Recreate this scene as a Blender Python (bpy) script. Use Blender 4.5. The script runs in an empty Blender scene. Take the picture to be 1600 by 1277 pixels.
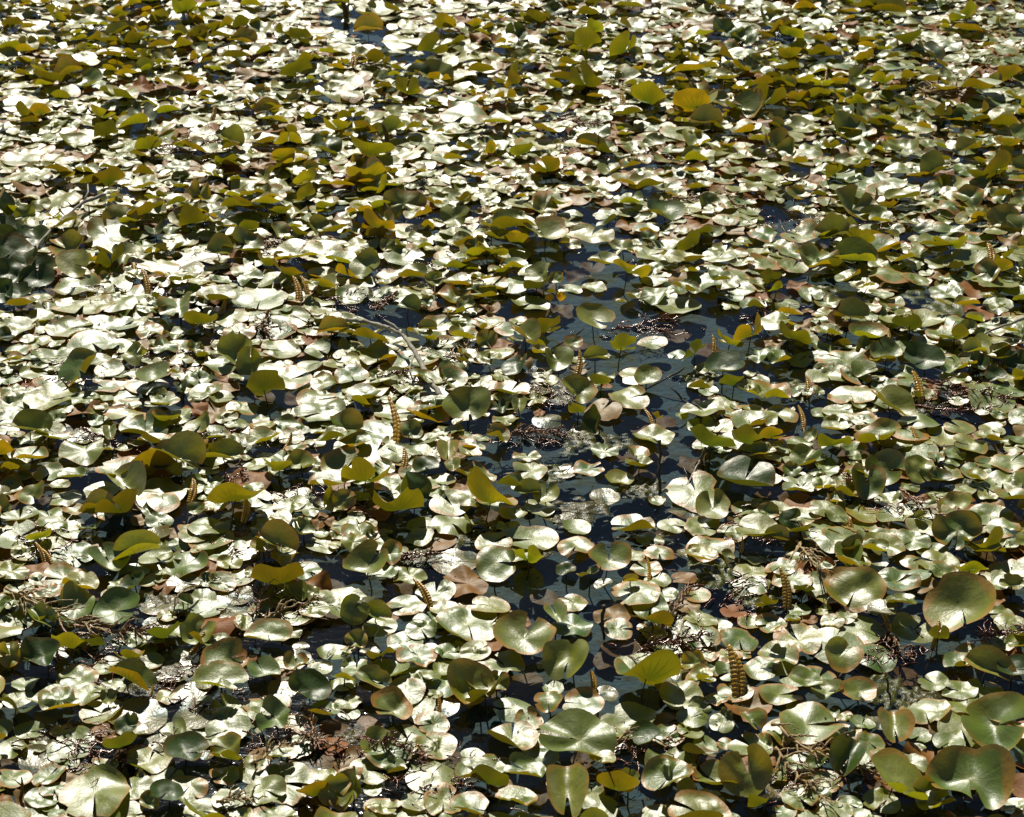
import bpy, math, random
import numpy as np

# ------------------------------------------------------------------ camera, light, exposure
rng = np.random.default_rng(11)
random.seed(11)
R = math.radians
scene = bpy.context.scene
COL = scene.collection
W0, H0 = 1600.0, 1277.0
FPX = 3070.0
CAM_H = 2.8
PITCH = R(27.25)
cam = bpy.data.cameras.new('camera')
cam_o = bpy.data.objects.new('camera', cam)
COL.objects.link(cam_o)
cam_o.location = (0, 0, CAM_H)
cam_o.rotation_euler = (R(90) - PITCH, 0, 0)
cam.sensor_fit = 'HORIZONTAL'
cam.sensor_width = 36.0
cam.lens = 36.0 * FPX / W0
cam.clip_end = 3000
cam.dof.use_dof = True
cam.dof.focus_distance = 5.6
cam.dof.aperture_fstop = 9.0
scene.camera = cam_o

SUN_EL, SUN_AZ = 44.0, -9.0       # azimuth measured from straight ahead, negative to the left
world = bpy.data.worlds.new('World')
scene.world = world
world.use_nodes = True
wn = world.node_tree.nodes
wl = world.node_tree.links
wn.clear()
sky = wn.new('ShaderNodeTexSky')
sky.sky_type = 'NISHITA'
sky.sun_disc = False
sky.air_density = 0.75
sky.dust_density = 0.1
sky.ozone_density = 1.2
sky.sun_elevation = R(SUN_EL)
sky.sun_rotation = R(SUN_AZ)
bg = wn.new('ShaderNodeBackground')
bg.inputs['Strength'].default_value = 0.05
wo = wn.new('ShaderNodeOutputWorld')
wl.new(sky.outputs[0], bg.inputs[0])
wl.new(bg.outputs[0], wo.inputs[0])

sun = bpy.data.lights.new('sun', 'SUN')
sun.energy = 5.0
sun.angle = R(0.53)
sun.color = (1.0, 0.945, 0.82)
sun_o = bpy.data.objects.new('sun', sun)
COL.objects.link(sun_o)
sun_o.location = (-3, 20, 20)
sun_o.rotation_euler = (R(SUN_EL - 90), 0, R(-SUN_AZ))

vs = scene.view_settings
vs.view_transform = 'Standard'
vs.look = 'None'
vs.exposure = 0.02
vs.gamma = 1.0
scene.cycles.max_bounces = 6
scene.cycles.diffuse_bounces = 1
scene.cycles.transparent_max_bounces = 8
vs.use_curve_mapping = False

# ------------------------------------------------------------------ projection helpers
CP, SP = math.cos(PITCH), math.sin(PITCH)

def ray(px, py):
    a, b = (px - W0 / 2) / FPX, (H0 / 2 - py) / FPX
    return np.array([a, CP + b * SP, -SP + b * CP])

def at(px, py, z=0.0):
    d = ray(px, py)
    t = (CAM_H - z) / -d[2]
    return np.array([d[0] * t, d[1] * t, z])

def depth(p):
    return p[1] * CP - (p[2] - CAM_H) * SP

def project(p):
    zc = depth(p)
    v = p[1] * SP + (p[2] - CAM_H) * CP
    return W0 / 2 + FPX * p[0] / zc, H0 / 2 - FPX * v / zc

# ------------------------------------------------------------------ node helpers
def newmat(name):
    m = bpy.data.materials.new(name)
    m.use_nodes = True
    m.node_tree.nodes.clear()
    return m, m.node_tree

class NT:
    def __init__(s, nt):
        s.nt = nt
    def n(s, typ, **kw):
        x = s.nt.nodes.new(typ)
        for k, v in kw.items():
            setattr(x, k, v)
        return x
    def link(s, a, b):
        s.nt.links.new(a, b)
    def put(s, sock, v):
        if hasattr(v, 'is_output'):
            s.link(v, sock)
        else:
            sock.default_value = v
    def math(s, op, a, b=0.0, c=0.0, clamp=False):
        x = s.n('ShaderNodeMath', operation=op, use_clamp=clamp)
        s.put(x.inputs[0], a); s.put(x.inputs[1], b); s.put(x.inputs[2], c)
        return x.outputs[0]
    def mix(s, f, a, b):
        x = s.n('ShaderNodeMix', data_type='RGBA')
        s.put(x.inputs[0], f)
        s.put(x.inputs[6], a if hasattr(a, 'is_output') else (*a, 1))
        s.put(x.inputs[7], b if hasattr(b, 'is_output') else (*b, 1))
        return x.outputs[2]
    def step(s, v, lo, hi, a=0.0, b=1.0):
        x = s.n('ShaderNodeMapRange', interpolation_type='SMOOTHSTEP')
        s.put(x.inputs[0], v)
        for i, q in zip((1, 2, 3, 4), (lo, hi, a, b)):
            s.put(x.inputs[i], q)
        return x.outputs[0]
    def noise(s, vec, scale, detail=3.0, rough=0.55):
        x = s.n('ShaderNodeTexNoise')
        s.link(vec, x.inputs['Vector'])
        x.inputs['Scale'].default_value = scale
        x.inputs['Detail'].default_value = detail
        x.inputs['Roughness'].default_value = rough
        return x.outputs[0]
    def bump(s, h, strength, dist):
        x = s.n('ShaderNodeBump')
        x.inputs['Strength'].default_value = strength
        x.inputs['Distance'].default_value = dist
        s.link(h, x.inputs['Height'])
        return x.outputs[0]
    def attr(s, name):
        x = s.n('ShaderNodeAttribute', attribute_name=name)
        y = s.n('ShaderNodeSeparateColor')
        s.link(x.outputs['Color'], y.inputs[0])
        return y.outputs[0], y.outputs[1], y.outputs[2], x.outputs['Alpha']
    def out(s, shader):
        o = s.n('ShaderNodeOutputMaterial')
        s.link(shader, o.inputs['Surface'])
    def pbr(s, col, rough, normal=None, spec=0.5):
        p = s.n('ShaderNodeBsdfPrincipled')
        s.put(p.inputs['Base Color'], col if hasattr(col, 'is_output') else (*col, 1))
        s.put(p.inputs['Roughness'], rough)
        s.put(p.inputs['Specular IOR Level'], spec)
        if normal is not None:
            s.link(normal, p.inputs['Normal'])
        return p.outputs[0]

# ------------------------------------------------------------------ materials
def leaf_material():
    m, nt = newmat('lily_leaf')
    t = NT(nt)
    r, th, rnd, brown = t.attr('leaf')
    tone, wet, dead, dark = t.attr('leaf2')
    geo = t.n('ShaderNodeNewGeometry')
    pos = geo.outputs['Position']
    n1 = t.noise(pos, 38, 4)
    n2 = t.noise(pos, 130, 3)
    n3 = t.noise(pos, 12, 2)
    # veins radiate from the stalk
    saw = t.math('FRACT', t.math('MULTIPLY', th, 19.0))
    dv = t.math('MULTIPLY', t.math('ABSOLUTE', t.math('SUBTRACT', saw, 0.5)), r)
    vein = t.math('MULTIPLY', t.step(dv, 0.0, 0.10, 1.0, 0.0), t.step(r, 0.98, 0.55, 0.0, 1.0))
    # upper face
    base = t.mix(tone, (0.066, 0.142, 0.003), (0.225, 0.222, 0.004))
    base = t.mix(t.math('MULTIPLY', t.step(n1, 0.35, 0.7), 0.35), base, (0.06, 0.08, 0.012))
    base = t.mix(t.math('MULTIPLY', t.step(r, 0.30, 0.02), 0.55), base, (0.26, 0.27, 0.03))
    base = t.mix(t.math('MULTIPLY', vein, 0.35), base, (0.22, 0.25, 0.05))
    rim = t.step(t.math('ADD', r, t.math('MULTIPLY', t.math('SUBTRACT', n3, 0.5), t.math('ADD', 0.25, t.math('MULTIPLY', brown, 0.9)))),
                 t.math('SUBTRACT', 0.99, t.math('MULTIPLY', brown, 0.34)), t.math('SUBTRACT', 1.06, t.math('MULTIPLY', brown, 0.20)))
    rim = t.math('MULTIPLY', rim, t.math('MULTIPLY_ADD', brown, 0.7, 0.3), clamp=True)
    rust = t.mix(n1, (0.36, 0.13, 0.004), (0.34, 0.18, 0.006))
    base = t.mix(rim, base, rust)
    spots = t.math('MULTIPLY', t.step(n2, 0.62, 0.68), t.math('MULTIPLY_ADD', brown, 0.6, 0.15))
    base = t.mix(spots, base, (0.10, 0.05, 0.015))
    deadc = t.mix(n1, (0.11, 0.028, 0.003), (0.34, 0.115, 0.007))
    base = t.mix(dead, base, deadc)
    base = t.mix(t.math('MULTIPLY', wet, 0.75), base, t.mix(n1, (0.06, 0.04, 0.015), (0.15, 0.11, 0.055)))
    base = t.mix(dark, base, (0.014, 0.034, 0.004))  # green of the dark pads carries painted-in shade
    # lower face
    und = t.mix(rnd, (0.20, 0.105, 0.008), (0.15, 0.125, 0.010))
    und = t.mix(t.math('MULTIPLY', vein, 0.55), und, (0.11, 0.12, 0.012))
    und = t.mix(t.math('MULTIPLY', t.step(n1, 0.5, 0.75), 0.4), und, (0.20, 0.10, 0.012))
    und = t.mix(dead, und, deadc)
    # relief
    h = t.math('MULTIPLY_ADD', n1, 1.0, t.math('MULTIPLY', n2, 0.16))
    h = t.math('ADD', h, t.math('MULTIPLY', vein, -0.045))
    fine = t.math('MULTIPLY', t.noise(pos, 170, 2), t.math('MULTIPLY', wet, 0.28))
    h = t.math('ADD', h, fine)
    nor = t.bump(h, 0.5, 0.004)
    rough = t.math('ADD', t.math('MULTIPLY_ADD', n1, 0.14, 0.365), t.math('MULTIPLY', wet, -0.14))
    rough = t.math('ADD', rough, t.math('MULTIPLY', dead, 0.15))
    top = t.pbr(base, rough, nor, t.math('MULTIPLY', 1.0, t.math('MULTIPLY', t.math('MULTIPLY_ADD', dead, -0.75, 1.0), t.math('MULTIPLY', t.math('MULTIPLY_ADD', dark, -0.7, 1.0), t.math('MULTIPLY_ADD', wet, -0.55, 1.0)))))
    low = t.pbr(und, 0.5, nor, 0.35)
    both = t.n('ShaderNodeMixShader')
    t.link(geo.outputs['Backfacing'], both.inputs[0])
    t.link(top, both.inputs[1]); t.link(low, both.inputs[2])
    tr = t.n('ShaderNodeBsdfTranslucent')
    tc = t.mix(rnd, (0.250, 0.142, 0.002), (0.185, 0.185, 0.003))
    tc = t.mix(t.math('MULTIPLY', vein, 0.8), tc, (0.06, 0.07, 0.002))
    tc = t.mix(t.math('MULTIPLY', t.step(r, 0.95, 0.1), 0.85), tc, (0.050, 0.075, 0.002))
    tc = t.mix(t.math('MULTIPLY', t.step(n3, 0.40, 0.62), 0.45), tc, (0.10, 0.072, 0.002))
    tc = t.mix(dead, tc, (0.10, 0.03, 0.004))
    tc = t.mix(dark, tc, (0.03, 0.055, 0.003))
    tc = t.mix(wet, tc, (0.03, 0.02, 0.004))
    tc = t.mix(t.math('MULTIPLY', t.math('FRACT', t.math('MULTIPLY', rnd, 7.31)), 0.8), tc, (0.022, 0.022, 0.001))
    t.link(tc, tr.inputs[0])
    t.link(nor, tr.inputs['Normal'])
    add = t.n('ShaderNodeAddShader')
    t.link(both.outputs[0], add.inputs[0]); t.link(tr.outputs[0], add.inputs[1])
    t.out(add.outputs[0])
    return m

def water_material():
    m, nt = newmat('pond_water')
    t = NT(nt)
    geo = t.n('ShaderNodeNewGeometry')
    pos = geo.outputs['Position']
    mp = t.n('ShaderNodeMapping')
    mp.inputs['Scale'].default_value = (1.0, 1.8, 1.0)
    t.link(pos, mp.inputs[0])
    h = t.math('MULTIPLY_ADD', t.noise(mp.outputs[0], 22, 3), 1.0, t.math('MULTIPLY', t.noise(pos, 95, 2), 0.22))
    nor = t.bump(h, 0.18, 0.006)
    fr = t.n('ShaderNodeFresnel')
    fr.inputs['IOR'].default_value = 1.33
    t.link(nor, fr.inputs['Normal'])
    gl = t.n('ShaderNodeBsdfGlossy')
    gl.inputs['Color'].default_value = (1, 1, 1, 1)
    gl.inputs['Roughness'].default_value = 0.06
    t.link(nor, gl.inputs['Normal'])
    tr = t.n('ShaderNodeBsdfTransparent')
    tr.inputs[0].default_value = (0.80, 0.86, 0.88, 1)
    mx = t.n('ShaderNodeMixShader')
    t.link(fr.outputs[0], mx.inputs[0]); t.link(tr.outputs[0], mx.inputs[1]); t.link(gl.outputs[0], mx.inputs[2])
    t.out(mx.outputs[0])
    return m

def bed_material():
    m, nt = newmat('pond_silt')
    t = NT(nt)
    geo = t.n('ShaderNodeNewGeometry')
    pos = geo.outputs['Position']
    a = t.noise(pos, 5, 5)
    b = t.noise(pos, 30, 4)
    c = t.mix(t.step(a, 0.38, 0.62), (0.068, 0.112, 0.130), (0.092, 0.122, 0.124))
    c = t.mix(t.math('MULTIPLY', t.step(b, 0.42, 0.68), 0.7), c, (0.082, 0.078, 0.042))
    t.out(t.pbr(c, 0.9, t.bump(b, 0.6, 0.02), 0.2))
    return m

def algae_material():
    m, nt = newmat('algae_film')
    t = NT(nt)
    hue, wet, rnd, _ = t.attr('leaf')
    geo = t.n('ShaderNodeNewGeometry')
    pos = geo.outputs['Position']
    a, b, f = t.noise(pos, 45, 4), t.noise(pos, 160, 3), t.noise(pos, 210, 2)
    green = t.mix(a, (0.03, 0.040, 0.004), (0.11, 0.115, 0.012))
    silt = t.mix(a, (0.030, 0.020, 0.007), (0.105, 0.072, 0.024))
    c = t.mix(hue, silt, green)
    h = t.math('ADD', b, t.math('MULTIPLY', f, 0.8))
    t.out(t.pbr(c, t.math('MULTIPLY_ADD', b, 0.25, 0.18), t.bump(h, 0.5, 0.003), 0.18))
    return m

def simple_material(name, c1, c2, scale, rough, spec=0.4, bumpd=0.002, translucent=None):
    m, nt = newmat(name)
    t = NT(nt)
    geo = t.n('ShaderNodeNewGeometry')
    pos = geo.outputs['Position']
    a, b = t.noise(pos, scale, 4), t.noise(pos, scale * 5, 3)
    c = t.mix(t.step(a, 0.3, 0.7), c1, c2)
    s = t.pbr(c, rough, t.bump(b, 0.6, bumpd), spec)
    if translucent:
        tr = t.n('ShaderNodeBsdfTranslucent')
        tr.inputs[0].default_value = (*translucent, 1)
        add = t.n('ShaderNodeAddShader')
        t.link(s, add.inputs[0]); t.link(tr.outputs[0], add.inputs[1])
        s = add.outputs[0]
    t.out(s)
    return m

M_LEAF = leaf_material()
M_WATER = water_material()
M_BED = bed_material()
M_ALGAE = algae_material()
M_ROLL = simple_material('rolled_leaf_back', (0.42, 0.21, 0.014), (0.60, 0.36, 0.030), 40, 0.30, 0.8, 0.002, (0.20, 0.115, 0.006))
M_ROLLD = simple_material('rolled_leaf_dark', (0.07, 0.045, 0.012), (0.14, 0.085, 0.018), 40, 0.4, 0.5, 0.002, (0.03, 0.015, 0.001))
M_STEM = simple_material('stalk', (0.06, 0.05, 0.012), (0.12, 0.075, 0.02), 60, 0.4)
M_TWIG = simple_material('bare_wood', (0.30, 0.27, 0.20), (0.46, 0.42, 0.33), 50, 0.7, 0.3, 0.003)
M_ROOT = simple_material('dark_wet_wood', (0.05, 0.03, 0.018), (0.12, 0.07, 0.04), 60, 0.3, 0.7, 0.003)
M_STRAW = simple_material('straw_sprig', (0.34, 0.22, 0.085), (0.50, 0.36, 0.17), 60, 0.5, 0.4, 0.002, (0.06, 0.03, 0.006))
M_BROWN = simple_material('brown_sprig', (0.16, 0.068, 0.022), (0.34, 0.165, 0.06), 60, 0.35, 0.6, 0.002, (0.03, 0.012, 0.002))
M_RED = simple_material('red_brown_sprig', (0.13, 0.040, 0.018), (0.26, 0.095, 0.045), 60, 0.22, 0.8, 0.002)
M_CRUMB = simple_material('wet_crumbs', (0.12, 0.06, 0.02), (0.32, 0.20, 0.08), 90, 0.12, 1.0, 0.002)
M_YELLOW = simple_material('yellow_petal', (0.70, 0.36, 0.006), (0.80, 0.46, 0.010), 60, 0.5, 0.3, 0.001, (0.30, 0.16, 0.002))

# ------------------------------------------------------------------ object helpers
def mesh_obj(name, verts, faces, mat, parent=None, attrs=None, smooth=True):
    me = bpy.data.meshes.new(name)
    verts = np.asarray(verts, dtype=np.float32)
    if isinstance(faces, tuple) and len(faces) == 2:      # (flat loop indices, sizes)
        idx, sizes = faces
        me.vertices.add(len(verts))
        me.vertices.foreach_set('co', verts.ravel())
        me.loops.add(len(idx))
        me.loops.foreach_set('vertex_index', np.asarray(idx, dtype=np.int32))
        me.polygons.add(len(sizes))
        st = np.concatenate(([0], np.cumsum(sizes)[:-1])).astype(np.int32)
        me.polygons.foreach_set('loop_start', st)
        me.update(calc_edges=True)
    else:
        me.from_pydata(verts.tolist(), [], faces)
    if attrs:
        for k, v in attrs.items():
            a = me.attributes.new(k, 'FLOAT_COLOR', 'POINT')
            a.data.foreach_set('color', np.asarray(v, dtype=np.float32).ravel())
    if smooth:
        me.polygons.foreach_set('use_smooth', np.ones(len(me.polygons), dtype=bool))
    me.materials.append(mat)
    o = bpy.data.objects.new(name, me)
    COL.objects.link(o)
    if parent is not None:
        o.parent = parent
    return o

def empty(name, loc):
    o = bpy.data.objects.new(name, None)
    o.empty_display_size = 0.02
    COL.objects.link(o)
    o.location = loc
    return o

def tube(pts, rad, sides=6, cap=True):
    pts = np.asarray(pts, float)
    n = len(pts)
    rad = np.full(n, rad) if np.isscalar(rad) else np.asarray(rad)
    tan = np.gradient(pts, axis=0)
    tan /= np.linalg.norm(tan, axis=1)[:, None] + 1e-9
    up = np.array([0.31, 0.2, 0.93])
    a = np.cross(tan, up); a /= np.linalg.norm(a, axis=1)[:, None] + 1e-9
    b = np.cross(tan, a)
    ang = np.arange(sides) * 2 * math.pi / sides
    v = pts[:, None, :] + rad[:, None, None] * (np.cos(ang)[None, :, None] * a[:, None, :] + np.sin(ang)[None, :, None] * b[:, None, :])
    v = v.reshape(-1, 3)
    f = []
    for i in range(n - 1):
        for j in range(sides):
            k = (j + 1) % sides
            f.append((i * sides + j, i * sides + k, (i + 1) * sides + k, (i + 1) * sides + j))
    if cap:
        f.append(tuple(range(sides))[::-1])
        f.append(tuple((n - 1) * sides + j for j in range(sides)))
    return v, f

def joinvf(parts):
    V, F, o = [], [], 0
    for v, f in parts:
        V.append(v)
        F += [tuple(i + o for i in q) for q in f]
        o += len(v)
    return np.concatenate(V), F

def grid_obj(name, x0, x1, y0, y1, z, mat):
    o = mesh_obj(name, [(x0, y0, z), (x1, y0, z), (x1, y1, z), (x0, y1, z)], [(0, 1, 2, 3)], mat, smooth=False)
    o['kind'] = 'structure'
    return o

# ------------------------------------------------------------------ setting: pond bed and water
grid_obj('pond_bed', -400, 400, -60, 900, -0.055, M_BED)
water = grid_obj('water', -400, 400, -60, 900, 0.0, M_WATER)

# ------------------------------------------------------------------ leaf blades
GX0, GX1, GY0, GY1, CELL = -5.6, 5.6, 1.6, 14.0, 0.006
HN, HM = int((GX1 - GX0) / CELL) + 1, int((GY1 - GY0) / CELL) + 1
HF = np.zeros((HN, HM), dtype=np.float32)        # how high the floating leaves already lie

def hf_get(x, y):
    i = np.clip(((x - GX0) / CELL).astype(int), 1, HN - 2)
    j = np.clip(((y - GY0) / CELL).astype(int), 1, HM - 2)
    return HF[i, j], i, j

def hf_put(i, j, z):
    for di in (-1, 0, 1):
        for dj in (-1, 0, 1):
            np.maximum.at(HF, (i + di, j + dj), z)

def dirv(a):                     # image azimuth: 0 towards the camera, 90 to the right
    return np.array([math.sin(R(a)), -math.cos(R(a))])

_faces = {}
def blade_faces(nr, ns):
    if (nr, ns) not in _faces:
        idx, sz = [], []
        for j in range(ns - 1):
            idx += [0, 1 + j, 2 + j]; sz.append(3)
        for k in range(nr - 1):
            a, b = 1 + k * ns, 1 + (k + 1) * ns
            for j in range(ns - 1):
                idx += [a + j, b + j, b + j + 1, a + j + 1]; sz.append(4)
        _faces[(nr, ns)] = (np.array(idx, dtype=np.int32), np.array(sz, dtype=np.int32))
    return _faces[(nr, ns)]

def bend(P, az, off, ang, rho):
    u = dirv(az)
    s = P[:, 0] * u[0] + P[:, 1] * u[1] - off
    A = R(ang)
    m = s > 0
    arc = m & (s < rho * A)
    far = m & ~arc
    ns, dz = s.copy(), np.zeros_like(s)
    ns[arc] = rho * np.sin(s[arc] / rho); dz[arc] = rho * (1 - np.cos(s[arc] / rho))
    q = s[far] - rho * A
    ns[far] = rho * math.sin(A) + q * math.cos(A); dz[far] = rho * (1 - math.cos(A)) + q * math.sin(A)
    d = ns - s
    lift = P[:, 2].copy()
    P[:, 0] += d * u[0]; P[:, 1] += d * u[1]; P[:, 2] = lift + dz
    return P

def blade(L, nr, ns):
    """leaf blade in local coordinates, its stalk joint near the origin; returns verts, attributes"""
    g = np.random.default_rng(L['seed'])
    Rr = L['r']
    gap = R(g.uniform(4, 26))
    t01 = np.linspace(0, 1, ns)
    th = gap / 2 + t01 * (2 * math.pi - gap)
    edge = np.minimum(th, 2 * math.pi - th)
    out = 1 - 0.16 * np.exp(-(edge / 0.33) ** 2)
    for k in (2, 3, 5, 8):
        out += g.normal(0, 0.035 / k ** 0.6) * np.cos(k * th + g.uniform(0, 6.28))
    for _ in range(int(g.choice([0, 0, 1, 1, 2]))):        # a torn or eaten place on the rim
        c = g.uniform(1, 5.2)
        out -= g.uniform(0.06, 0.32) * np.exp(-((th - c) / g.uniform(0.05, 0.20)) ** 2)
    rad = (np.arange(1, nr + 1) / nr) ** 0.85
    rr = rad[:, None] * out[None, :]
    x = rr * np.cos(th)[None, :]; y = rr * np.sin(th)[None, :]
    x = x + 0.16 * rr * (1 - rad[:, None] * 0.3)             # stalk joint sits off centre, towards the notch
    ex = g.uniform(0.90, 1.12)
    x = x * ex; y = y / ex
    P = np.zeros((1 + nr * ns, 3))
    P[1:, 0] = x.ravel(); P[1:, 1] = y.ravel()
    rv = np.concatenate(([0], np.repeat(rad, ns)))
    tv = np.concatenate(([0.5], np.tile(t01, nr)))
    thv = np.concatenate(([0], np.tile(th, nr)))
    d2 = np.hypot(P[:, 0], P[:, 1])
    wob = L['wave']
    z = L['cup'] * d2 ** 2
    for k in (2, 3, 4):
        z += wob * g.normal(0, 0.055) * d2 ** 1.6 * np.cos(k * thv + g.uniform(0, 6.28))
    z += wob * 0.05 * (np.sin(P[:, 0] * g.uniform(2, 5) + g.uniform(0, 6)) * np.sin(P[:, 1] * g.uniform(2, 5) + g.uniform(0, 6)))
    z -= 0.05 * np.exp(-(d2 / 0.18) ** 2) * L.get('dim', 1)  # dimple over the stalk
    P[:, 2] = z
    a = R(L['notch'])                                        # notch points along this image azimuth
    c, s = math.sin(a), -math.cos(a)
    P[:, :2] = np.stack([P[:, 0] * c - P[:, 1] * s, P[:, 0] * s + P[:, 1] * c], 1)
    P *= Rr
    # centre the outline on the origin before bending
    ctr = (P[:, :2].max(0) + P[:, :2].min(0)) / 2
    P[:, :2] -= ctr
    for (az, off, ang) in L['bends']:
        P = bend(P, az, off * Rr, ang, max(0.22, 0.5 * (1 - off)) * Rr * L.get('soft', 0.8))
    if L['tilt']:
        u = dirv(L['az'])
        k = np.array([-u[1], u[0], 0.0])                     # up x u
        A = R(L['tilt'])
        cs, sn = math.cos(A), math.sin(A)
        P = P * cs + np.cross(k, P) * sn + k * (P @ k)[:, None] * (1 - cs)
    n = len(P)
    a1 = np.stack([rv, tv, np.full(n, L['rnd']), np.full(n, L['brown'])], 1)
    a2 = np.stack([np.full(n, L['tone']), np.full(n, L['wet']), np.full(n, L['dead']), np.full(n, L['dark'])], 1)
    return P, a1, a2

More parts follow.
